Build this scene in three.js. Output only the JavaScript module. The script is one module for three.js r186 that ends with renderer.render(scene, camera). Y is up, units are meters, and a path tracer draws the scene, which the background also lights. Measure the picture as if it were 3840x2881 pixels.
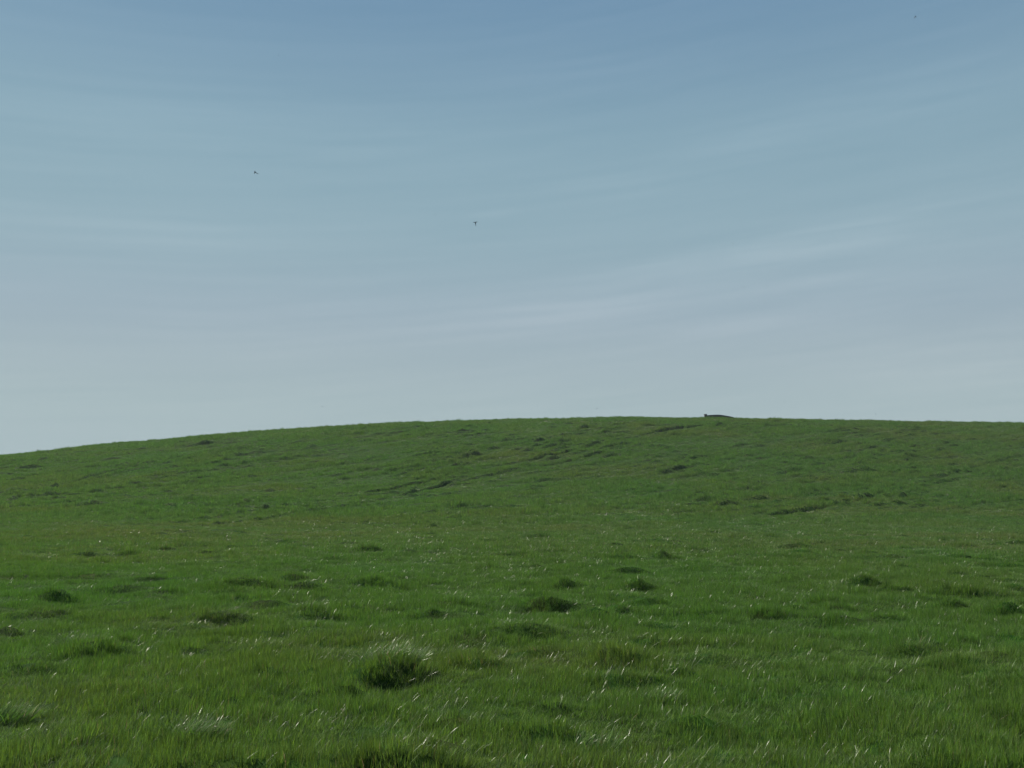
import * as THREE from 'three';
import { mergeGeometries, toCreasedNormals } from 'three/addons/utils/BufferGeometryUtils.js';

// ------------------------------------------------------------------ camera, sky, sun, exposure
const scene = new THREE.Scene();
const EYE = 1.65, PITCH = THREE.MathUtils.degToRad(6.02), FOCAL = 3700 / 2881;      // focal length in picture heights
const camera = new THREE.PerspectiveCamera(2 * THREE.MathUtils.radToDeg(Math.atan(0.5 / FOCAL)), 4 / 3, 0.05, 6000);
camera.position.set(0, EYE, 0);
camera.rotation.set(PITCH, 0, 0);
camera.updateMatrixWorld();

const renderer = new THREE.WebGLRenderer({ antialias: true });
renderer.toneMapping = THREE.LinearToneMapping;
const EXPOSURE = 1.6;
renderer.toneMappingExposure = EXPOSURE;
renderer.shadowMap.enabled = true;

const SUN_AZ = THREE.MathUtils.degToRad(-40), SUN_EL = THREE.MathUtils.degToRad(44);   // azimuth from straight ahead (-z), right positive
const sunDir = new THREE.Vector3(Math.sin(SUN_AZ) * Math.cos(SUN_EL), Math.sin(SUN_EL), -Math.cos(SUN_AZ) * Math.cos(SUN_EL));
const sun = new THREE.DirectionalLight(new THREE.Color(1.0, 0.93, 0.8), 5.0);
sun.name = 'sun';
sun.position.copy(sunDir).multiplyScalar(300);
sun.castShadow = true;
sun.shadow.mapSize.set(4096, 4096);
Object.assign(sun.shadow.camera, { left: -130, right: 130, top: 130, bottom: -130, near: 1, far: 700 });
scene.add(sun, sun.target);

// ------------------------------------------------------------------ noise
function hash2(ix, iy, s) {
  let h = Math.imul(ix, 374761393) ^ Math.imul(iy, 668265263) ^ Math.imul(s, 2147483647);
  h = Math.imul(h ^ (h >>> 13), 1274126177); h ^= h >>> 16;
  h = Math.imul(h, 2246822519); h ^= h >>> 13;
  return (h >>> 0) / 4294967296;
}
function vnoise(x, y, s = 0) {
  const ix = Math.floor(x), iy = Math.floor(y), fx = x - ix, fy = y - iy;
  const u = fx * fx * fx * (fx * (fx * 6 - 15) + 10), v = fy * fy * fy * (fy * (fy * 6 - 15) + 10);
  const a = hash2(ix, iy, s), b = hash2(ix + 1, iy, s), c = hash2(ix, iy + 1, s), d = hash2(ix + 1, iy + 1, s);
  return (a + (b - a) * u) * (1 - v) + (c + (d - c) * u) * v;
}
function fbm(x, y, oct, s = 0) {
  let a = 0, w = 0.5, t = 0;
  for (let i = 0; i < oct; i++) { a += w * vnoise(x, y, s + i * 17); t += w; x = x * 2.03 + 11.3; y = y * 2.03 - 7.7; w *= 0.5; }
  return a / t;
}
function rng(seed) {
  let a = seed >>> 0;
  return () => { a = (a + 0x6D2B79F5) >>> 0; let t = Math.imul(a ^ (a >>> 15), 1 | a); t = (t + Math.imul(t ^ (t >>> 7), 61 | t)) ^ t; return ((t ^ (t >>> 14)) >>> 0) / 4294967296; };
}
const clamp = (x, a = 0, b = 1) => Math.min(b, Math.max(a, x));
const smooth = (a, b, x) => { const t = clamp((x - a) / (b - a)); return t * t * (3 - 2 * t); };
function curve(points) {                                             // monotone cubic through [x, y] points, flat beyond the ends
  const n = points.length, m = [];
  const d = points.slice(1).map((p, i) => (p[1] - points[i][1]) / (p[0] - points[i][0]));
  for (let i = 0; i < n; i++) m.push(i === 0 ? d[0] : i === n - 1 ? d[n - 2] : d[i - 1] * d[i] <= 0 ? 0 : 2 / (1 / d[i - 1] + 1 / d[i]));
  return (x) => {
    if (x <= points[0][0]) return points[0][1];
    if (x >= points[n - 1][0]) return points[n - 1][1];
    let i = 0; while (x > points[i + 1][0]) i++;
    const h = points[i + 1][0] - points[i][0], t = (x - points[i][0]) / h, t2 = t * t, t3 = t2 * t;
    return points[i][1] * (2 * t3 - 3 * t2 + 1) + h * m[i] * (t3 - 2 * t2 + t) + points[i + 1][1] * (3 * t2 - 2 * t3) + h * m[i + 1] * (t3 - t2);
  };
}
const lin = (c) => { c /= 255; return c <= 0.04045 ? c / 12.92 : ((c + 0.055) / 1.055) ** 2.4; };

// ------------------------------------------------------------------ the sky: clear air with thin streaks of high cloud
{
  const W = 4096, H = 2048, data = new Float32Array(W * H * 4);
  const air = [[-5, 166, 183, 188], [4, 165, 183, 188], [7, 161, 179, 187], [10, 154, 174, 186], [14, 145, 171, 184], [19, 135, 165, 181], [24, 121, 153, 176], [28, 109, 143, 171], [45, 90, 124, 158], [90, 70, 104, 144]];
  const chan = [1, 2, 3].map((k) => curve(air.map((a) => [a[0], a[k]])));
  // streaks of cirrus: [azimuth, elevation of the middle, half length, half thickness, slope, strength]
  const streaks = [
    [11.9, 12.9, 8, 0.42, 0.11, 11], [22, 14.0, 8, 0.7, 0.07, 8], [2.8, 10.3, 8, 0.6, 0.05, 8], [-12, 9.4, 9, 0.9, 0.05, 4], [17, 19.7, 6, 0.5, 0.1, 6], [24, 21.6, 8, 0.6, 0.06, 4],
    [-1.2, 15.9, 1.5, 0.13, 0.1, 8], [16, 9.3, 8, 0.35, 0.04, 5], [-20, 13.8, 8, 0.6, 0.03, 5], [-8, 20.2, 9, 0.8, 0.06, 3], [4, 23.4, 8, 0.7, 0.04, 3], [20, 11.2, 7, 0.3, 0.03, 6], [-22, 20, 8, 1.2, 0.05, 4], [25, 6.9, 8, 0.8, 0.02, 5], [6, 17.4, 5, 0.4, 0.08, 3], [13, 11.3, 5, 0.22, 0.05, 5],
  ];
  for (let j = 0; j < H; j++) {
    const el = (j + 0.5) / H * 180 - 90;
    const base = chan.map((f) => f(el));
    for (let i = 0; i < W; i++) {
      let r, g, b;
      // equirectangular column -> direction; u = atan2(z, x) / 2pi + 0.5
      const th = ((i + 0.5) / W - 0.5) * 2 * Math.PI, dx = Math.cos(th), dz = Math.sin(th);
      const az = Math.atan2(dx, -dz) * 180 / Math.PI;              // 0 straight ahead, right positive
      let glow = 0, c = 0;
      if (el > -6) {
        const ce = Math.cos(el * Math.PI / 180), dot = (dx * sunDir.x + dz * sunDir.z) * ce + Math.sin(el * Math.PI / 180) * sunDir.y;
        const a = Math.acos(clamp(dot, -1, 1)) * 180 / Math.PI;
        glow = 34 * Math.exp(-a / 9) + 6 * Math.exp(-a * a / 2000);
        // cirrus, drawn out along gently rising lines; the noise wraps round the sky through the direction's own x and z
        const warp = fbm(dx * 3 + 40, dz * 3 + el * 0.03, 2, 5) - 0.5;
        const row = el * 0.62 - az * 0.055 * Math.exp(-az * az / 5000) + warp * 0.5;
        const band = fbm(dx * 2.2 + dz * 1.3 + 9, row * 0.9, 3, 31) - 0.5, fine = fbm((dx + dz * 0.6) * 8 + 3, row * 4.2, 5, 77) - 0.5;
        c = (band * 3.5 + fine * 5) * smooth(0, 5, el) * smooth(75, 30, el);
        if (Math.abs(az) < 60) for (const [a0, e0, hl, ht, sl, st] of streaks) {
          const da = az - a0, de = (el - e0 - sl * da + warp * 0.8) / 1.35;
          if (Math.abs(de) > ht * 3.2) continue;
          const x = da / hl, y = de / (ht * (0.7 + 0.6 * clamp(1 - x * x * 0.4)));
          c += st * Math.exp(-x * x * 1.1 - (y > 0 ? y * y * 1.5 : y * y * 0.55)) * (0.65 + 0.9 * fine);
        }
      }
      r = base[0] + c * 1.1 + glow * 1.05; g = base[1] + c * 0.84 + glow; b = base[2] + c * 0.74 + glow * 0.8;
      const k = (j * W + i) * 4;
      data[k] = lin(r) / EXPOSURE; data[k + 1] = lin(g) / EXPOSURE; data[k + 2] = lin(b) / EXPOSURE; data[k + 3] = 1;
    }
  }
  const sky = new THREE.DataTexture(data, W, H, THREE.RGBAFormat, THREE.FloatType);
  sky.mapping = THREE.EquirectangularReflectionMapping;
  sky.magFilter = sky.minFilter = THREE.LinearFilter;
  sky.needsUpdate = true;
  scene.background = sky;
  scene.environment = sky;
}

// ------------------------------------------------------------------ the shape of the land (d = metres ahead of the camera = -z)
const rise = curve([[-400, 3], [-60, 0.3], [0, 0], [27, 0], [40, -0.02], [50, 0.25], [60, 0.86], [70, 1.95], [80, 3.72], [90, 6.0], [100, 8.1], [108, 9.32], [114, 9.75], [122, 9.7], [135, 8.9], [160, 5.5], [220, -4], [400, -12], [1600, -30]]);
const across = curve([[-1600, 0.1], [-200, 0.1], [-90, 0.3], [-57, 0.53], [-46.8, 0.648], [-36.5, 0.755], [-26.1, 0.836], [-15.8, 0.902], [-5.5, 0.946], [4.85, 0.973], [15.2, 0.982], [25.5, 0.977], [35.8, 0.958], [46.1, 0.934], [57.1, 0.912], [90, 0.78], [200, 0.4], [1600, 0.2]]);
function landBase(x, d) {
  const h = rise(d);
  return (d > 30 ? h * across(x) : h) + (vnoise(x * 0.045 + 3, d * 0.045, 3) - 0.5) * 0.25 * smooth(4, 25, d) * smooth(112, 90, d) + (vnoise(x * 0.16, d * 0.16, 9) - 0.5) * 0.12 * smooth(3, 9, d) + (d > 3 && d < 60 ? (fbm(x * 1.1 + 5, d * 1.5, 2, 19) - 0.5) * 0.15 * smooth(60, 40, d) : 0);
}
// a point of the land under a direction given in the photograph's own 3840 x 2881 pixels
function landUnder(px, py) {
  const p = new THREE.Vector3((px / 3840) * 2 - 1, 1 - (py / 2881) * 2, 0.5).unproject(camera).sub(camera.position).normalize();
  let t = 2, last = 2;
  for (; t < 200; t += 0.1) { if (EYE + p.y * t < landBase(p.x * t, -p.z * t)) break; last = t; }
  return { x: p.x * last, d: -p.z * last };
}

// mounds, hollows and wheel ruts: [x, d, half length, half width, turn, height]
const lumps = [];
const CELL = 2, lumpGrid = new Map();
function lump(x, d, a, b, turn, h, tall = 0) {
  const l = { x, d, a, b, c: Math.cos(turn), s: Math.sin(turn), h, tall };
  lumps.push(l);
  const R = Math.max(a, b) * 2.4;
  for (let i = Math.floor((x - R) / CELL); i <= Math.floor((x + R) / CELL); i++) for (let j = Math.floor((d - R) / CELL); j <= Math.floor((d + R) / CELL); j++) {
    const k = i * 4096 + j; if (!lumpGrid.has(k)) lumpGrid.set(k, []); lumpGrid.get(k).push(l);
  }
}
function lumpsAt(x, d) {
  let h = 0, tall = 0;
  for (const l of lumpGrid.get(Math.floor(x / CELL) * 4096 + Math.floor(d / CELL)) ?? []) {
    const dx = x - l.x, dd = d - l.d, u = (dx * l.c + dd * l.s) / l.a, v = (-dx * l.s + dd * l.c) / l.b, q = u * u + v * v;
    if (q > 5.5) continue;
    const e = Math.exp(-q);
    h += l.h * e; tall += l.tall * e;
  }
  return [h * (1 - 0.75 * smooth(98, 110, d)), tall];
}
const RL = rng(41);
// tufty humps seen one by one in the near field: [px, py of the shaded foot, width in px, height m]
const humps = [
  [300, 2450, 280, 0.09], [1150, 2325, 190, 0.08], [1190, 2228, 80, 0.1], [2250, 2310, 110, 0.13], [2130, 2208, 110, 0.11], [2400, 2220, 160, 0.13], [2360, 2500, 220, 0.13],
  [3270, 2208, 140, 0.13], [3440, 2462, 130, 0.12], [3220, 2450, 70, 0.09], [3800, 2305, 120, 0.14], [3570, 2285, 110, 0.12], [220, 2262, 120, 0.12], [100, 2312, 90, 0.1], [30, 2385, 90, 0.1],
  [1030, 2545, 100, 0.1], [1160, 2535, 80, 0.09], [1690, 2735, 130, 0.1], [2540, 2545, 130, 0.09], [3080, 2700, 110, 0.09], [780, 2600, 90, 0.08], [1850, 2275, 70, 0.1], [3830, 2222, 90, 0.11],
  [1310, 2600, 110, 0.08], [2100, 2680, 130, 0.08], [2640, 2730, 150, 0.11], [2300, 2300, 100, 0.08], [3460, 2410, 90, 0.08], [3720, 2470, 110, 0.09], [1900, 2700, 110, 0.07], [560, 2630, 110, 0.07], [2980, 2300, 100, 0.07], [720, 2330, 90, 0.07],
  [3330, 1868, 60, 0.2], [2060, 1722, 70, 0.2], [1610, 2010, 60, 0.16], [1000, 1845, 50, 0.16], [1460, 1770, 60, 0.16], [1620, 1980, 50, 0.16], [2480, 2090, 70, 0.09], [2960, 2060, 110, 0.08], [3270, 1770, 60, 0.22], [3600, 1770, 60, 0.22], [2700, 1920, 60, 0.22], [2920, 1895, 50, 0.22],
];
for (const [px, py, w, h] of humps) {
  const p = landUnder(px, py), m = w / 3700 * Math.hypot(p.x, p.d) / 2;
  lump(p.x, p.d + m * 0.55, m, m * 0.6, 0.1, Math.min(h * 1.0, m * 0.45), 0.15);
  lump(p.x + (RL() - 0.5) * m * 1.6, p.d + m * (0.2 + RL()), m * (0.4 + 0.5 * RL()), m * (0.3 + 0.3 * RL()), RL() * 0.6 - 0.2, Math.min(h * 0.7, m * 0.3), 0.25);
  lump(p.x + m * 0.15, p.d - m * 0.25, m * 0.8, m * 0.4, 0.1, -Math.min(h, m * 0.5) * 0.32, -0.15);
}
// the wheel ruts that climb the hill to the right, in pairs
function rut(pts, depth, width) {
  const w = pts.map(([px, py]) => landUnder(px, py));
  const line = new THREE.CatmullRomCurve3(w.map((q) => new THREE.Vector3(q.x, 0, q.d)));
  const n = Math.ceil(line.getLength() / 0.55), q = line.getSpacedPoints(n);
  for (let i = 0; i < n; i++) {
    const t = Math.atan2(q[i + 1].z - q[i].z, q[i + 1].x - q[i].x), k = smooth(0.36, 0.64, fbm(q[i].x * 0.6 + depth * 50, q[i].z * 0.6, 3, 91));
    lump(q[i].x, q[i].z, 0.5, width, t, -depth * (0.55 + 0.6 * k), -0.25 * k);
    if (k > 0.1) lump(q[i].x - Math.sin(t) * width * 2.1, q[i].z + Math.cos(t) * width * 2.1, 0.5, width * 1.1, t, depth * 0.6 * k, 0.3 * k);
  }
}
rut([[660, 1965], [1080, 1898], [1400, 1850], [1720, 1777], [2060, 1712], [2330, 1648], [2560, 1606], [2760, 1588]], 0.17, 0.16);
rut([[760, 1975], [1150, 1925], [1480, 1865], [1760, 1800], [2110, 1735], [2280, 1692]], 0.14, 0.14);
rut([[30, 1880], [200, 1832], [430, 1766], [640, 1722], [870, 1675], [1150, 1632]], 0.17, 0.16);
rut([[150, 1838], [340, 1800], [560, 1752], [760, 1708]], 0.14, 0.14);
rut([[2900, 1936], [3170, 1890], [3390, 1830], [3640, 1758], [3840, 1706]], 0.17, 0.16);
rut([[3300, 1860], [3560, 1805], [3760, 1762], [3840, 1742]], 0.14, 0.14);
// unnumbered small unevenness of the turf
for (let i = 0; i < 4200; i++) {
  const d = 4 + 112 * Math.sqrt(RL()), x = (RL() * 2 - 1) * (d * 0.56 + 3);
  const far = smooth(35, 60, d), s = 0.12 + RL() * 0.16 + far * (0.08 + 0.3 * RL() * RL());
  const n = fbm(x * 0.12, d * 0.12, 2, 63);
  if (RL() > 0.25 + n) continue;
  const h = (0.03 + 0.06 * RL()) * (1 - 0.35 * far * RL());
  lump(x, d, s, s * (0.45 + 0.2 * RL()), far * 0.42 + (RL() - 0.5) * 0.5, RL() < 0.8 ? h : -h, 0.25 + 0.3 * RL());
}
// broad low swells of thicker turf in the near field
for (let i = 0; i < 170; i++) {
  const d = 5 + 33 * RL(), x = (RL() * 2 - 1) * (d * 0.55 + 2), m = 0.14 + 0.2 * RL();
  lump(x, d, m * (1 + 0.8 * RL()), m * 0.6, (RL() - 0.5) * 0.6, m * (0.25 + 0.15 * RL()), 0.3 * RL());
  lump(x + 0.05, d - m * 0.9, m, m * 0.45, (RL() - 0.5) * 0.6, -m * 0.15, -0.1);
}
// ripples of the hill face: long low ridges of turf that climb to the right
for (let i = 0; i < 9000; i++) {
  const d = 46 + 66 * RL(), x = (RL() * 2 - 1) * (d * 0.545 + 3);
  if (RL() > 0.15 + 1.5 * smooth(0.42, 0.7, fbm(x * 0.16 + 20, d * 0.1, 3, 163))) continue;
  const s = 0.4 + 1.1 * RL() * RL();
  lump(x, d, s, 0.13 + 0.09 * RL(), 0.65 + (RL() - 0.5) * 0.3, (0.07 + 0.17 * RL() * RL()) * smooth(46, 60, d), 0.4 * RL());
}
// the bare hollow under the big tussock in the middle of the foreground
const big = landUnder(1450, 2570);
lump(big.x, big.d + 0.02, 0.25, 0.1, 0.06, -0.1, -1.5);
lump(big.x, big.d - 0.35, 0.35, 0.25, 0.06, -0.05, -0.5);
lump(big.x + 0.01, big.d + 0.36, 0.34, 0.18, 0.05, 0.17, 0.2);
const shaped = (x, d) => landBase(x, d) + lumpsAt(x, d)[0];
let land;                                                            // height of the finished ground sheet, set with it below

// ------------------------------------------------------------------ the ground: one sheet of earth, finest where the grass is seen closest
function steps(list) { const out = []; for (const [a, b, s] of list) for (let v = a; v < b - 1e-6; v += s) out.push(v); return out; }
{
  const half = steps([[0, 14, 0.12], [14, 64, 0.25], [64, 100, 2], [100, 400, 25], [400, 1601, 150]]);
  const xs = [...half.slice(1).map((v) => -v).reverse(), ...half];
  const ds = [...steps([[-1600, -400, 150], [-400, -40, 20], [-40, 3, 1], [3, 28, 0.11], [28, 122, 0.2], [122, 200, 3], [200, 1601, 50]])];
  const nx = xs.length, nd = ds.length, pos = new Float32Array(nx * nd * 3), uv = new Float32Array(nx * nd * 2);
  for (let j = 0; j < nd; j++) for (let i = 0; i < nx; i++) {
    const k = j * nx + i;
    pos[k * 3] = xs[i]; pos[k * 3 + 1] = shaped(xs[i], ds[j]); pos[k * 3 + 2] = -ds[j];
    uv[k * 2] = xs[i] / 4; uv[k * 2 + 1] = ds[j] / 4;
  }
  const cell = (a, v) => { let lo = 0, hi = a.length - 2; while (lo < hi) { const m = (lo + hi + 1) >> 1; if (a[m] <= v) lo = m; else hi = m - 1; } return lo; };
  land = (x, d) => {
    const i = cell(xs, x), j = cell(ds, d), u = (x - xs[i]) / (xs[i + 1] - xs[i]), v = (d - ds[j]) / (ds[j + 1] - ds[j]), k = j * nx + i;
    const a = pos[k * 3 + 1], b = pos[k * 3 + 4], c = pos[(k + nx) * 3 + 1], e = pos[(k + nx) * 3 + 4];
    return u + v <= 1 ? a + (b - a) * u + (c - a) * v : e + (c - e) * (1 - u) + (b - e) * (1 - v);
  };
  const index = new Uint32Array((nx - 1) * (nd - 1) * 6);
  for (let j = 0, o = 0; j < nd - 1; j++) for (let i = 0; i < nx - 1; i++) {
    const a = j * nx + i, b = a + 1, c = a + nx, e = c + 1;
    index.set([a, b, c, b, e, c], o); o += 6;
  }
  const g = new THREE.BufferGeometry();
  g.setAttribute('position', new THREE.BufferAttribute(pos, 3));
  g.setAttribute('uv', new THREE.BufferAttribute(uv, 2));
  g.setIndex(new THREE.BufferAttribute(index, 1));
  g.computeVertexNormals();
  // earth with thatch: brown and dull green flecks
  const S = 512, px = new Uint8Array(S * S * 4);
  for (let y = 0; y < S; y++) for (let x = 0; x < S; x++) {
    const wrap = (f, s) => { const a = x / S, b = y / S; return vnoise(a * f, b * f, s) * (1 - smooth(0.9, 1, a)) * (1 - smooth(0.9, 1, b)) + 0.5 * (1 - (1 - smooth(0.9, 1, a)) * (1 - smooth(0.9, 1, b))); };
    const n = wrap(24, 1) * 0.5 + wrap(90, 2) * 0.3 + hash2(x, y, 3) * 0.2, m = wrap(9, 4), k = (y * S + x) * 4;
    px[k] = 20 + n * 32 - m * 8; px[k + 1] = 32 + n * 32 + m * 14; px[k + 2] = 6 + n * 12; px[k + 3] = 255;
  }
  const map = new THREE.DataTexture(px, S, S); map.colorSpace = THREE.SRGBColorSpace; map.wrapS = map.wrapT = THREE.RepeatWrapping; map.magFilter = THREE.LinearFilter; map.needsUpdate = true;
  const ground = new THREE.Mesh(g, new THREE.MeshPhysicalMaterial({ map, roughness: 1, specularIntensity: 0.1 }));
  ground.name = 'ground'; ground.userData = { kind: 'structure', label: 'earth of the pasture and its rounded hill under the grass', category: 'ground' };
  ground.receiveShadow = ground.castShadow = true;
  scene.add(ground);
}

// ------------------------------------------------------------------ grass
class Blades {
  constructor() { this.p = []; this.n = []; this.c = []; this.i = []; }
  // az: where it leans; lean, curl: angle from upright at the foot and how much it adds to the tip; twist turns the flat of the leaf
  add(x, y, z, len, wid, az, lean, curl, twist, col, segs = 3) {
    const ca = Math.cos(az), sa = Math.sin(az), s0 = this.p.length / 3;
    let px = x, py = y, pz = z;
    for (let k = 0; k <= segs; k++) {
      const t = k / segs, th = lean + curl * t * t;
      const tx = Math.sin(th) * ca, ty = Math.cos(th), tz = Math.sin(th) * sa;
      let nx = -Math.cos(th) * ca, ny = Math.sin(th), nz = -Math.cos(th) * sa;
      let wx = -sa, wy = 0, wz = ca;
      const ct = Math.cos(twist), st = Math.sin(twist);
      const ux = wx * ct + nx * st, uy = wy * ct + ny * st, uz = wz * ct + nz * st;
      nx = nx * ct - wx * st; ny = ny * ct - wy * st; nz = nz * ct - wz * st;
      const w = wid * 0.5 * (k === segs ? 0.04 : Math.min(1, 0.62 + t * 1.1) * (1 - Math.pow(t, 2.4)));
      this.p.push(px - ux * w, py - uy * w, pz - uz * w, px + ux * w, py + uy * w, pz + uz * w);
      this.n.push(nx, ny, nz, nx, ny, nz);
      this.c.push(...col, ...col);
      if (k < segs) { const a = s0 + k * 2; this.i.push(a, a + 1, a + 2, a + 1, a + 3, a + 2); }
      const l = len / segs; px += tx * l; py += ty * l; pz += tz * l;
    }
  }
  geometry() {
    const g = new THREE.BufferGeometry();
    g.setAttribute('position', new THREE.Float32BufferAttribute(this.p, 3));
    g.setAttribute('normal', new THREE.Float32BufferAttribute(this.n, 3));
    g.setAttribute('color', new THREE.Float32BufferAttribute(this.c, 3));
    g.setIndex(this.i);
    return g;
  }
}
const leafMat = new THREE.MeshPhysicalMaterial({ color: new THREE.Color().setRGB(1, 1, 1), vertexColors: true, roughness: 0.95, transmission: 0.5, thickness: 0, specularIntensity: 0.2, clearcoat: 0.08, clearcoatRoughness: 0.4, side: THREE.DoubleSide });
const glossMat = new THREE.MeshPhysicalMaterial({ color: new THREE.Color().setRGB(1, 1, 1), vertexColors: true, roughness: 0.9, transmission: 0.4, thickness: 0, specularIntensity: 0.4, clearcoat: 0.55, clearcoatRoughness: 0.32, side: THREE.DoubleSide });
const GREENS = [[0.078, 0.178, 0.019], [0.065, 0.162, 0.02], [0.093, 0.194, 0.018], [0.057, 0.145, 0.024], [0.103, 0.202, 0.02]];
const STRAW = [[0.2, 0.16, 0.075], [0.13, 0.11, 0.045], [0.26, 0.23, 0.13]];
function leafColor(R, straw = 0.04) {
  const c = R() < straw ? STRAW[Math.floor(R() * 3)] : GREENS[Math.floor(R() * 5)], k = 0.5 + 0.5 * R() + 0.6 * R() * R();
  return [c[0] * k, c[1] * k, c[2] * k];
}
const WIND = -0.6;                                                  // the wind lays the grass over to the right and a little away
const grass = new THREE.Group();
grass.name = 'grass';
grass.userData = { kind: 'stuff', label: 'green pasture grass covering the field and the hill', category: 'grass' };
scene.add(grass);

function patch(seed, n, radius, hMin, hMax, wMin, wMax, segs, straw) {
  const R = rng(seed), b = new Blades();
  for (let i = 0; i < n; i++) {
    const r = radius * Math.sqrt(R()), a = R() * 6.283, loose = R();
    const az = R() < 0.5 ? WIND + (R() - 0.5) * 2.2 : R() * 6.283;
    b.add(r * Math.cos(a), -0.02, r * Math.sin(a), hMin + (hMax - hMin) * R(), wMin + (wMax - wMin) * R(), az, 0.08 + 0.3 * R(), 0.1 + (loose > 0.7 ? 1.5 : 0.7) * R(), (R() - 0.5) * 1.6, leafColor(R, straw), segs);
  }
  return b.geometry();
}
function archPatch(seed, n, radius, len, wid) {
  const R = rng(seed), b = new Blades();
  for (let i = 0; i < n; i++) {
    const r = radius * Math.sqrt(R()), a = R() * 6.283;
    b.add(r * Math.cos(a), 0, r * Math.sin(a), len * (0.5 + 0.8 * R()), wid * (0.6 + 0.8 * R()), WIND + (R() - 0.5) * 1.7, 0.45 + 0.6 * R(), 0.1 + 0.6 * R() * R(), (R() - 0.5) * 0.8, leafColor(R, 0.08), 4);
  }
  return b.geometry();
}
const up = new THREE.Vector3(0, 1, 0), nrm = new THREE.Vector3(), quat = new THREE.Quaternion(), turnQ = new THREE.Quaternion(), mtx = new THREE.Matrix4(), tint = new THREE.Color();
// what the turf is like at a place: how lush, and how far it goes to thin olive brown
function turf(x, d) {
  const lush = fbm(x * 0.3 + 7, d * 0.2, 3, 211), dry = fbm(x * 0.11 - 3, d * 0.17 + 5, 3, 307);
  return { lush, dry: smooth(0.46, 0.78, dry) * 0.5 };
}
function scatter(geos, mat, name, seed, d0, d1, perM2, want, fadeIn = 0, fadeOut = 0) {      // sparser over the first fadeIn and the last fadeOut metres
  const R = rng(seed), buckets = geos.map(() => []);
  const wide = (d) => d * 0.6 + 5;
  const area = (d1 - d0) * (wide(d0) + wide(d1));
  const n = Math.round(area * perM2), wMax = wide(d1);
  for (let i = 0; i < n;) {
    const d = d0 + (d1 - d0) * R(), x = (R() * 2 - 1) * wMax;
    if (Math.abs(x) > wide(d)) continue;
    i++;
    if ((fadeIn && R() > (d - d0) / fadeIn) || (fadeOut && R() > (d1 - d) / fadeOut)) continue;
    const [, tall] = lumpsAt(x, d), t = turf(x, d), s = want(x, d, tall, t, R);
    if (s <= 0) continue;
    const y = land(x, d), e = 0.05;
    nrm.set((land(x - e, d) - land(x + e, d)) / (2 * e), 1, (land(x, d + e) - land(x, d - e)) / (2 * e)).lerp(up, 0.2).normalize();
    quat.setFromUnitVectors(up, nrm);
    turnQ.setFromAxisAngle(up, (R() - 0.5) * 1.6);
    quat.multiply(turnQ);
    mtx.compose(new THREE.Vector3(x, y, -d), quat, new THREE.Vector3(0.9 + 0.2 * R(), s, 0.9 + 0.2 * R()));
    const v = 0.66 + 0.68 * R();
    tint.setRGB((1 + 0.4 * t.dry) * v * (0.85 + 0.3 * t.lush), (1 - 0.08 * t.dry) * v, (1 + 0.2 * t.dry) * v);
    buckets[Math.floor(R() * geos.length)].push([mtx.clone(), tint.clone()]);
  }
  buckets.forEach((list, k) => {
    const m = new THREE.InstancedMesh(geos[k], mat, list.length);
    list.forEach(([a, c], q) => { m.setMatrixAt(q, a); m.setColorAt(q, c); });
    m.name = name + (k ? '_' + String(k).padStart(3, '0') : '');
    m.userData.kind = 'stuff';
    m.castShadow = m.receiveShadow = true;
    grass.add(m);
  });
}
const height = (x, d, tall, t, R) => {
  let rows = 1;                                                      // on the hill the grass stands in long uneven rows that climb to the right
  if (d > 40) { const u = x * 0.8 + d * 0.6, v = d * 0.8 - x * 0.6; rows = 1 + smooth(40, 58, d) * (1.6 * smooth(0.36, 0.68, fbm(u * 0.17, v * 1.7, 3, 521)) - 0.45); }
  const s = rows * (0.3 + 0.6 * t.lush - 0.2 * t.dry + 0.75 * smooth(0.25, 0.75, vnoise(x * 2.3, d * 2.9, 401))) * (0.85 + 0.3 * R()) * (1 + tall * 0.8); return tall < -0.9 ? -1 : Math.max(0.5, s);
};
const seeds = (n, s) => Array.from({ length: n }, (_, i) => s + i * 101);
scatter(seeds(10, 1000).map((s) => patch(s, 32, 0.06, 0.04, 0.1, 0.0024, 0.0042, 3, 0.014)), leafMat, 'near_turf', 5, 3.5, 27, 290, height, 0, 8);
scatter(seeds(8, 3000).map((s) => patch(s, 26, 0.09, 0.045, 0.115, 0.0045, 0.0075, 3, 0.015)), leafMat, 'middle_turf', 6, 19, 55, 115, height, 8, 12);
scatter(seeds(8, 5000).map((s) => patch(s, 22, 0.12, 0.045, 0.125, 0.009, 0.016, 2, 0.015)), leafMat, 'far_turf', 7, 43, 117, 62, height, 12);
const arches = (x, d, tall, t, R) => R() < 0.4 + 0.45 * smooth(0.45, 0.75, t.lush) + tall * 0.4 && tall > -0.5 ? 0.8 + 0.4 * R() : -1;
scatter(seeds(8, 7000).map((s) => archPatch(s, 9, 0.2, 0.095, 0.0026)), glossMat, 'arching_leaf', 8, 3.5, 30, 30, arches, 0, 8);
scatter(seeds(5, 8000).map((s) => archPatch(s, 8, 0.25, 0.12, 0.0046)), glossMat, 'distant_arching_leaf', 9, 22, 116, 9, arches, 8);

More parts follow.
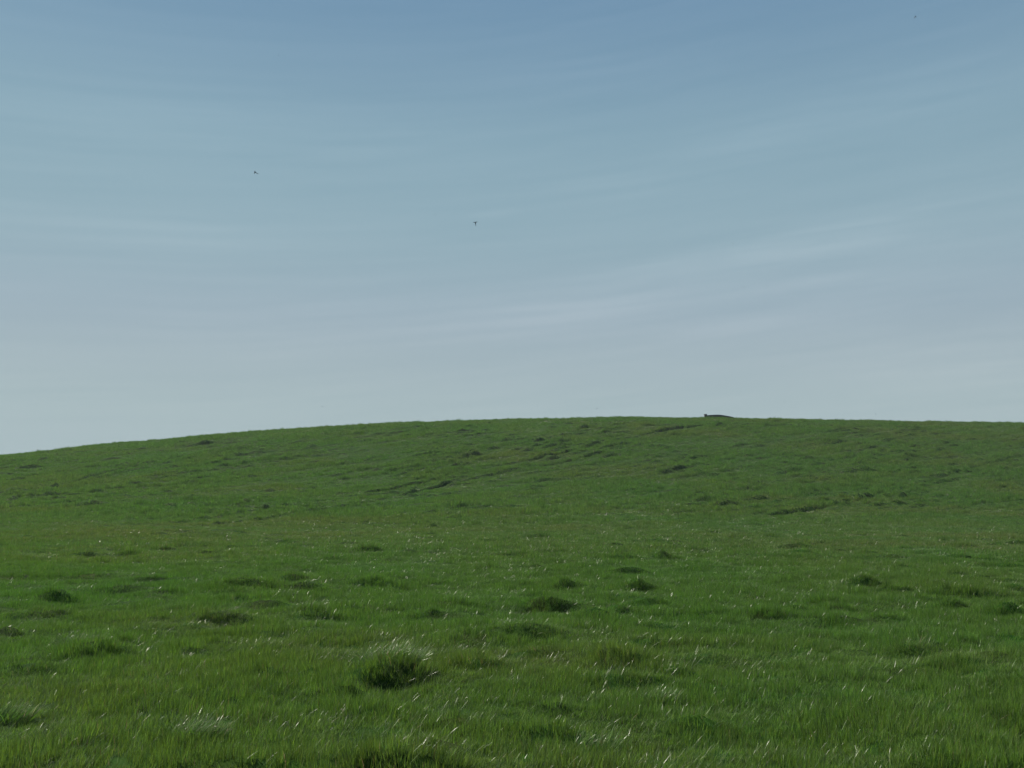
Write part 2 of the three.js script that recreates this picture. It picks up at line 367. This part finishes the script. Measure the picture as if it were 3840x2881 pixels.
// ------------------------------------------------------------------ tussocks that stand out one by one
function tussock(px, py, spread, tall, n, label, seed) {
  const p = landUnder(px, py), R = rng(seed), b = new Blades(), y0 = land(p.x, p.d);
  for (let i = 0; i < n; i++) {
    const a = R() * 6.283, r = spread * Math.sqrt(R()) * 0.75, x = r * Math.cos(a), z = r * Math.sin(a) * 0.6;
    const out = Math.atan2(z, x), az = R() < 0.35 ? out + (R() - 0.5) * 1.2 : WIND + (R() - 0.5) * 2;
    b.add(x, land(p.x + x, p.d - z) - y0 - 0.02, z, tall * (0.6 + 0.6 * R()), 0.003 + 0.003 * R(), az, 0.3 + 0.5 * R(), 0.5 + 0.9 * R(), (R() - 0.5) * 1.2, leafColor(R, 0.07), 5);
  }
  const t = new THREE.Group();
  t.name = tussock.count ? 'grass_tussock_' + String(tussock.count).padStart(3, '0') : 'grass_tussock';
  tussock.count++;
  t.position.set(p.x, y0, -p.d);
  t.userData = { label, category: 'tussock', group: 'tussocks standing out of the pasture' };
  const m = new THREE.Mesh(b.geometry(), leafMat);
  m.name = 'leaves'; m.userData.kind = 'stuff'; m.castShadow = m.receiveShadow = true;
  t.add(m);
  const lb = new Blades();
  for (let i = 0; i < n / (n > 1000 ? 5 : 10); i++) {
    const a = R() * 6.283, r = spread * Math.sqrt(R()) * 0.8, x = r * Math.cos(a), z = r * Math.sin(a) * 0.6;
    lb.add(x, land(p.x + x, p.d - z) - y0 + 0.02, z, tall * (0.6 + 0.6 * R()), 0.003 + 0.002 * R(), WIND + (R() - 0.5) * 1.6, 0.3 + 0.5 * R(), 0.3 + 0.8 * R(), (R() - 0.5), leafColor(R, 0.1), 5);
  }
  const w = new THREE.Mesh(lb.geometry(), glossMat);
  w.name = 'windswept_leaves'; w.userData.kind = 'stuff'; w.castShadow = w.receiveShadow = true;
  t.add(w);
  scene.add(t);
}
tussock.count = 0;
tussock(1450, 2528, 0.36, 0.28, 1300, 'large drooping grass tussock over a dark bare hollow, middle foreground', 11);
tussock(300, 2420, 0.34, 0.16, 800, 'broad dark green grass tussock at the left, farther back than the hollow', 12);
tussock(720, 2760, 0.26, 0.17, 700, 'tall loose grass tussock at the bottom edge, left of the middle', 13);
tussock(2470, 2630, 0.19, 0.14, 420, 'bright topped grass tussock with a dark foot, right of the middle foreground', 14);
tussock(3440, 2435, 0.20, 0.14, 420, 'small arching grass tussock with dark foot, at the right', 15);
tussock(1150, 2300, 0.31, 0.14, 520, 'wide low grass tussock far beyond and left of the big hollow', 16);
tussock(2230, 2810, 0.20, 0.16, 460, 'grass tussock at the bottom edge, just right of the middle', 17);
tussock(40, 2700, 0.19, 0.16, 420, 'grass tussock cut off by the left edge of the picture', 18);

// ------------------------------------------------------------------ the trough on the crest
{
  const a = landUnder(2700, 1572), D = 113.2, cx = a.x / a.d * D;
  const L = 2.95, dark = new THREE.MeshStandardMaterial({ color: new THREE.Color().setRGB(0.02, 0.024, 0.028), roughness: 0.8 });
  const trough = new THREE.Group(); trough.name = 'water_trough';
  trough.userData = { label: 'long low dark trough with a raised block at its left end, on the hill crest', category: 'trough' };
  trough.position.set(cx, land(cx, D) - 0.01, -D);
  scene.add(trough);
  // the long body: a trapezoid section lofted along its length, its rim bowed a little upwards
  const n = 24, W = 0.62, rimAt = (t) => 0.36 + 0.17 * Math.pow(Math.sin(Math.PI * Math.min(1, 0.2 + 0.8 * (1 - Math.abs(t - 0.42) / 0.58))/2), 1) - 0.16 * Math.max(0, t - 0.45) / 0.55;
  const pos = [], idx = [], sec = (h) => [[-W * 0.38, 0], [-W * 0.5, h], [-W * 0.44, h], [-W * 0.34, 0.06], [W * 0.34, 0.06], [W * 0.44, h], [W * 0.5, h], [W * 0.38, 0]];
  for (let i = 0; i <= n; i++) { const t = i / n, x = (t - 0.5) * L; for (const [z, y] of sec(rimAt(t))) pos.push(x, y, z); }
  for (let i = 0; i < n; i++) for (let k = 0; k < 8; k++) { const p = i * 8 + k, q = i * 8 + (k + 1) % 8; idx.push(p, p + 8, q, q, p + 8, q + 8); }
  const g = new THREE.BufferGeometry(); g.setAttribute('position', new THREE.Float32BufferAttribute(pos, 3)); g.setIndex(idx);
  const body = new THREE.Mesh(toCreasedNormals(g, 0.6), dark); body.name = 'basin'; trough.add(body);
  for (const s of [-1, 1]) {
    const h = rimAt(s < 0 ? 0 : 1), sh = new THREE.Shape([new THREE.Vector2(-W * 0.375, 0.002), new THREE.Vector2(W * 0.375, 0.002), new THREE.Vector2(W * 0.495, h - 0.004), new THREE.Vector2(-W * 0.495, h - 0.004)]);
    const e = new THREE.ExtrudeGeometry(sh, { depth: 0.05, bevelEnabled: false }).rotateY(Math.PI / 2).translate(s < 0 ? -L / 2 - 0.05 : L / 2, 0, 0);
    const m = new THREE.Mesh(e, dark); m.name = 'end_wall'; trough.add(m);
  }
  const boxShape = new THREE.Shape([new THREE.Vector2(-0.11, 0), new THREE.Vector2(0.11, 0), new THREE.Vector2(0.11, 0.53), new THREE.Vector2(-0.11, 0.53)]);
  const box = new THREE.Mesh(new THREE.ExtrudeGeometry(boxShape, { depth: 0.5, bevelEnabled: true, bevelSize: 0.012, bevelThickness: 0.012, bevelSegments: 2 }).translate(-L / 2 - 0.18, 0.01, -0.25), dark);
  box.name = 'valve_box'; trough.add(box);
  const lid = new THREE.Mesh(new THREE.ExtrudeGeometry(new THREE.Shape([new THREE.Vector2(-0.14, 0), new THREE.Vector2(0.14, 0), new THREE.Vector2(0.14, 0.035), new THREE.Vector2(-0.14, 0.035)]), { depth: 0.56, bevelEnabled: true, bevelSize: 0.006, bevelThickness: 0.006, bevelSegments: 1 }).translate(-L / 2 - 0.18, 0.56, -0.28), dark);
  lid.name = 'lid'; box.add(lid);
  const water = new THREE.Mesh(new THREE.PlaneGeometry(L - 0.02, W * 0.76).rotateX(-Math.PI / 2).translate(0, 0.22, 0), new THREE.MeshStandardMaterial({ color: new THREE.Color().setRGB(0.01, 0.014, 0.014), roughness: 0.05 }));
  water.name = 'water'; trough.add(water);
  trough.traverse((o) => { o.castShadow = o.receiveShadow = true; });
}

// ------------------------------------------------------------------ insects in the air
{
  const black = new THREE.MeshStandardMaterial({ color: new THREE.Color().setRGB(0.01, 0.011, 0.012), roughness: 0.5 });
  const wingMat = new THREE.MeshPhysicalMaterial({ color: new THREE.Color().setRGB(0.12, 0.13, 0.14), roughness: 0.6, transmission: 0.35, thickness: 0, side: THREE.DoubleSide });
  // head towards +y, wings along x, legs trailing towards -y; one unit is a millimetre
  const bodyGeo = new THREE.LatheGeometry([[0, 5.6], [0.9, 5.3], [1.15, 4.6], [0.8, 4.0], [1.5, 3.2], [1.9, 1.9], [1.5, 0.4], [1.25, -1], [1.15, -2.6], [0.8, -4.4], [0, -5.6]].map(([r, y]) => new THREE.Vector2(r, y)).reverse(), 12);
  const wingShape = new THREE.Shape(); wingShape.moveTo(0.8, 2.4); wingShape.bezierCurveTo(3.5, 4.2, 8.5, 4.2, 9.6, 2.6); wingShape.bezierCurveTo(9.4, 0.6, 4.5, 0.2, 0.8, 1.6);
  const wingGeo = new THREE.ExtrudeGeometry(wingShape, { depth: 0.12, bevelEnabled: false, curveSegments: 8 });
  const legGeo = (s, k) => new THREE.TubeGeometry(new THREE.CatmullRomCurve3([new THREE.Vector3(s * 0.9, 1.4 - k, 0.8), new THREE.Vector3(s * 1.7, -2.5 - k, 1.7), new THREE.Vector3(s * 1.1, -7 - k * 1.5, 2.1), new THREE.Vector3(s * 0.7 + 0.9, -11.5 - k * 1.5, 2.0)]), 10, 0.42, 5);
  const proto = new THREE.Group(); proto.name = 'flying_insect';
  const add = (name, g, m, turn) => { const o = new THREE.Mesh(g, m); o.name = name; if (turn) o.rotation.set(...turn); o.castShadow = o.receiveShadow = true; proto.add(o); };
  add('body', bodyGeo, black);
  add('wing', wingGeo, wingMat, [0, -0.25, 0.16]);
  add('wing', wingGeo.clone().scale(-1, 1, -1), wingMat, [0, 0.25, -0.02]);
  for (const s of [-1, 1]) for (const k of [0, 0.7, 1.6]) add('leg', legGeo(s, k), black);
  // [px, py, metres away, roll, pitch, yaw, size, label]
  const list = [
    [1783, 836, 4.4, 0.08, 0.15, 0.1, 1, 'black insect with spread wings and trailing legs, near the centre of the sky'],
    [958, 646, 4.4, 0.75, 0.5, -0.9, 1, 'black insect flying up and left with swept wings, left of the sky centre'],
    [3432, 63, 7.5, -0.5, 0.4, 0.6, 1, 'small dark insect at the top right of the sky'],
    [1633, 803, 11, 0.4, 0.3, 1.1, 0.9, 'tiny dark insect just left of the spread winged one'],
    [2749, 913, 11, -0.6, 0.2, 1.2, 0.9, 'tiny dark insect alone in the right half of the sky, above a pair of specks'],
    [2790, 1076, 13, 0.3, 0.5, 0.2, 0.8, 'left speck of a close pair of tiny insects in the right half of the sky'],
    [2875, 1076, 13, -0.3, 0.5, 0.9, 0.8, 'right speck of a close pair of tiny insects in the right half of the sky'],
    [1208, 1525, 12, 1.4, 0.3, 0.4, 0.9, 'tiny insect low over the left slope of the hill'],
    [3284, 1552, 12, 0.2, 0.4, 0.9, 0.9, 'tiny insect just above the crest right of the trough'],
    [2940, 1504, 14, 0.9, 0.3, 0.3, 0.8, 'faint tiny insect above the crest, a little right of the trough'],
    [2239, 1532, 14, -0.9, 0.3, 0.3, 0.8, 'faint tiny insect above the crest, left of the trough'],
    [1044, 207, 13, 1.5, 0.3, 0.3, 0.8, 'faint tiny insect high in the left half of the sky'],
  ];
  list.forEach(([px, py, far, roll, pitch, yaw, size, label], k) => {
    const o = k ? proto.clone() : proto;
    o.name = 'flying_insect' + (k ? '_' + String(k).padStart(3, '0') : '');
    const p = new THREE.Vector3((px / 3840) * 2 - 1, 1 - (py / 2881) * 2, 0.5).unproject(camera).sub(camera.position).normalize();
    o.position.copy(camera.position).addScaledVector(p, far);
    o.rotation.set(pitch, yaw, roll, 'ZYX');
    o.scale.setScalar(0.001 * size);
    o.userData = { label, category: 'insect', group: 'insects flying over the field' };
    scene.add(o);
  });
}

scene.fog = new THREE.FogExp2(new THREE.Color().setRGB(0.8, 0.9, 1.0), 0.00035);
renderer.render(scene, camera);
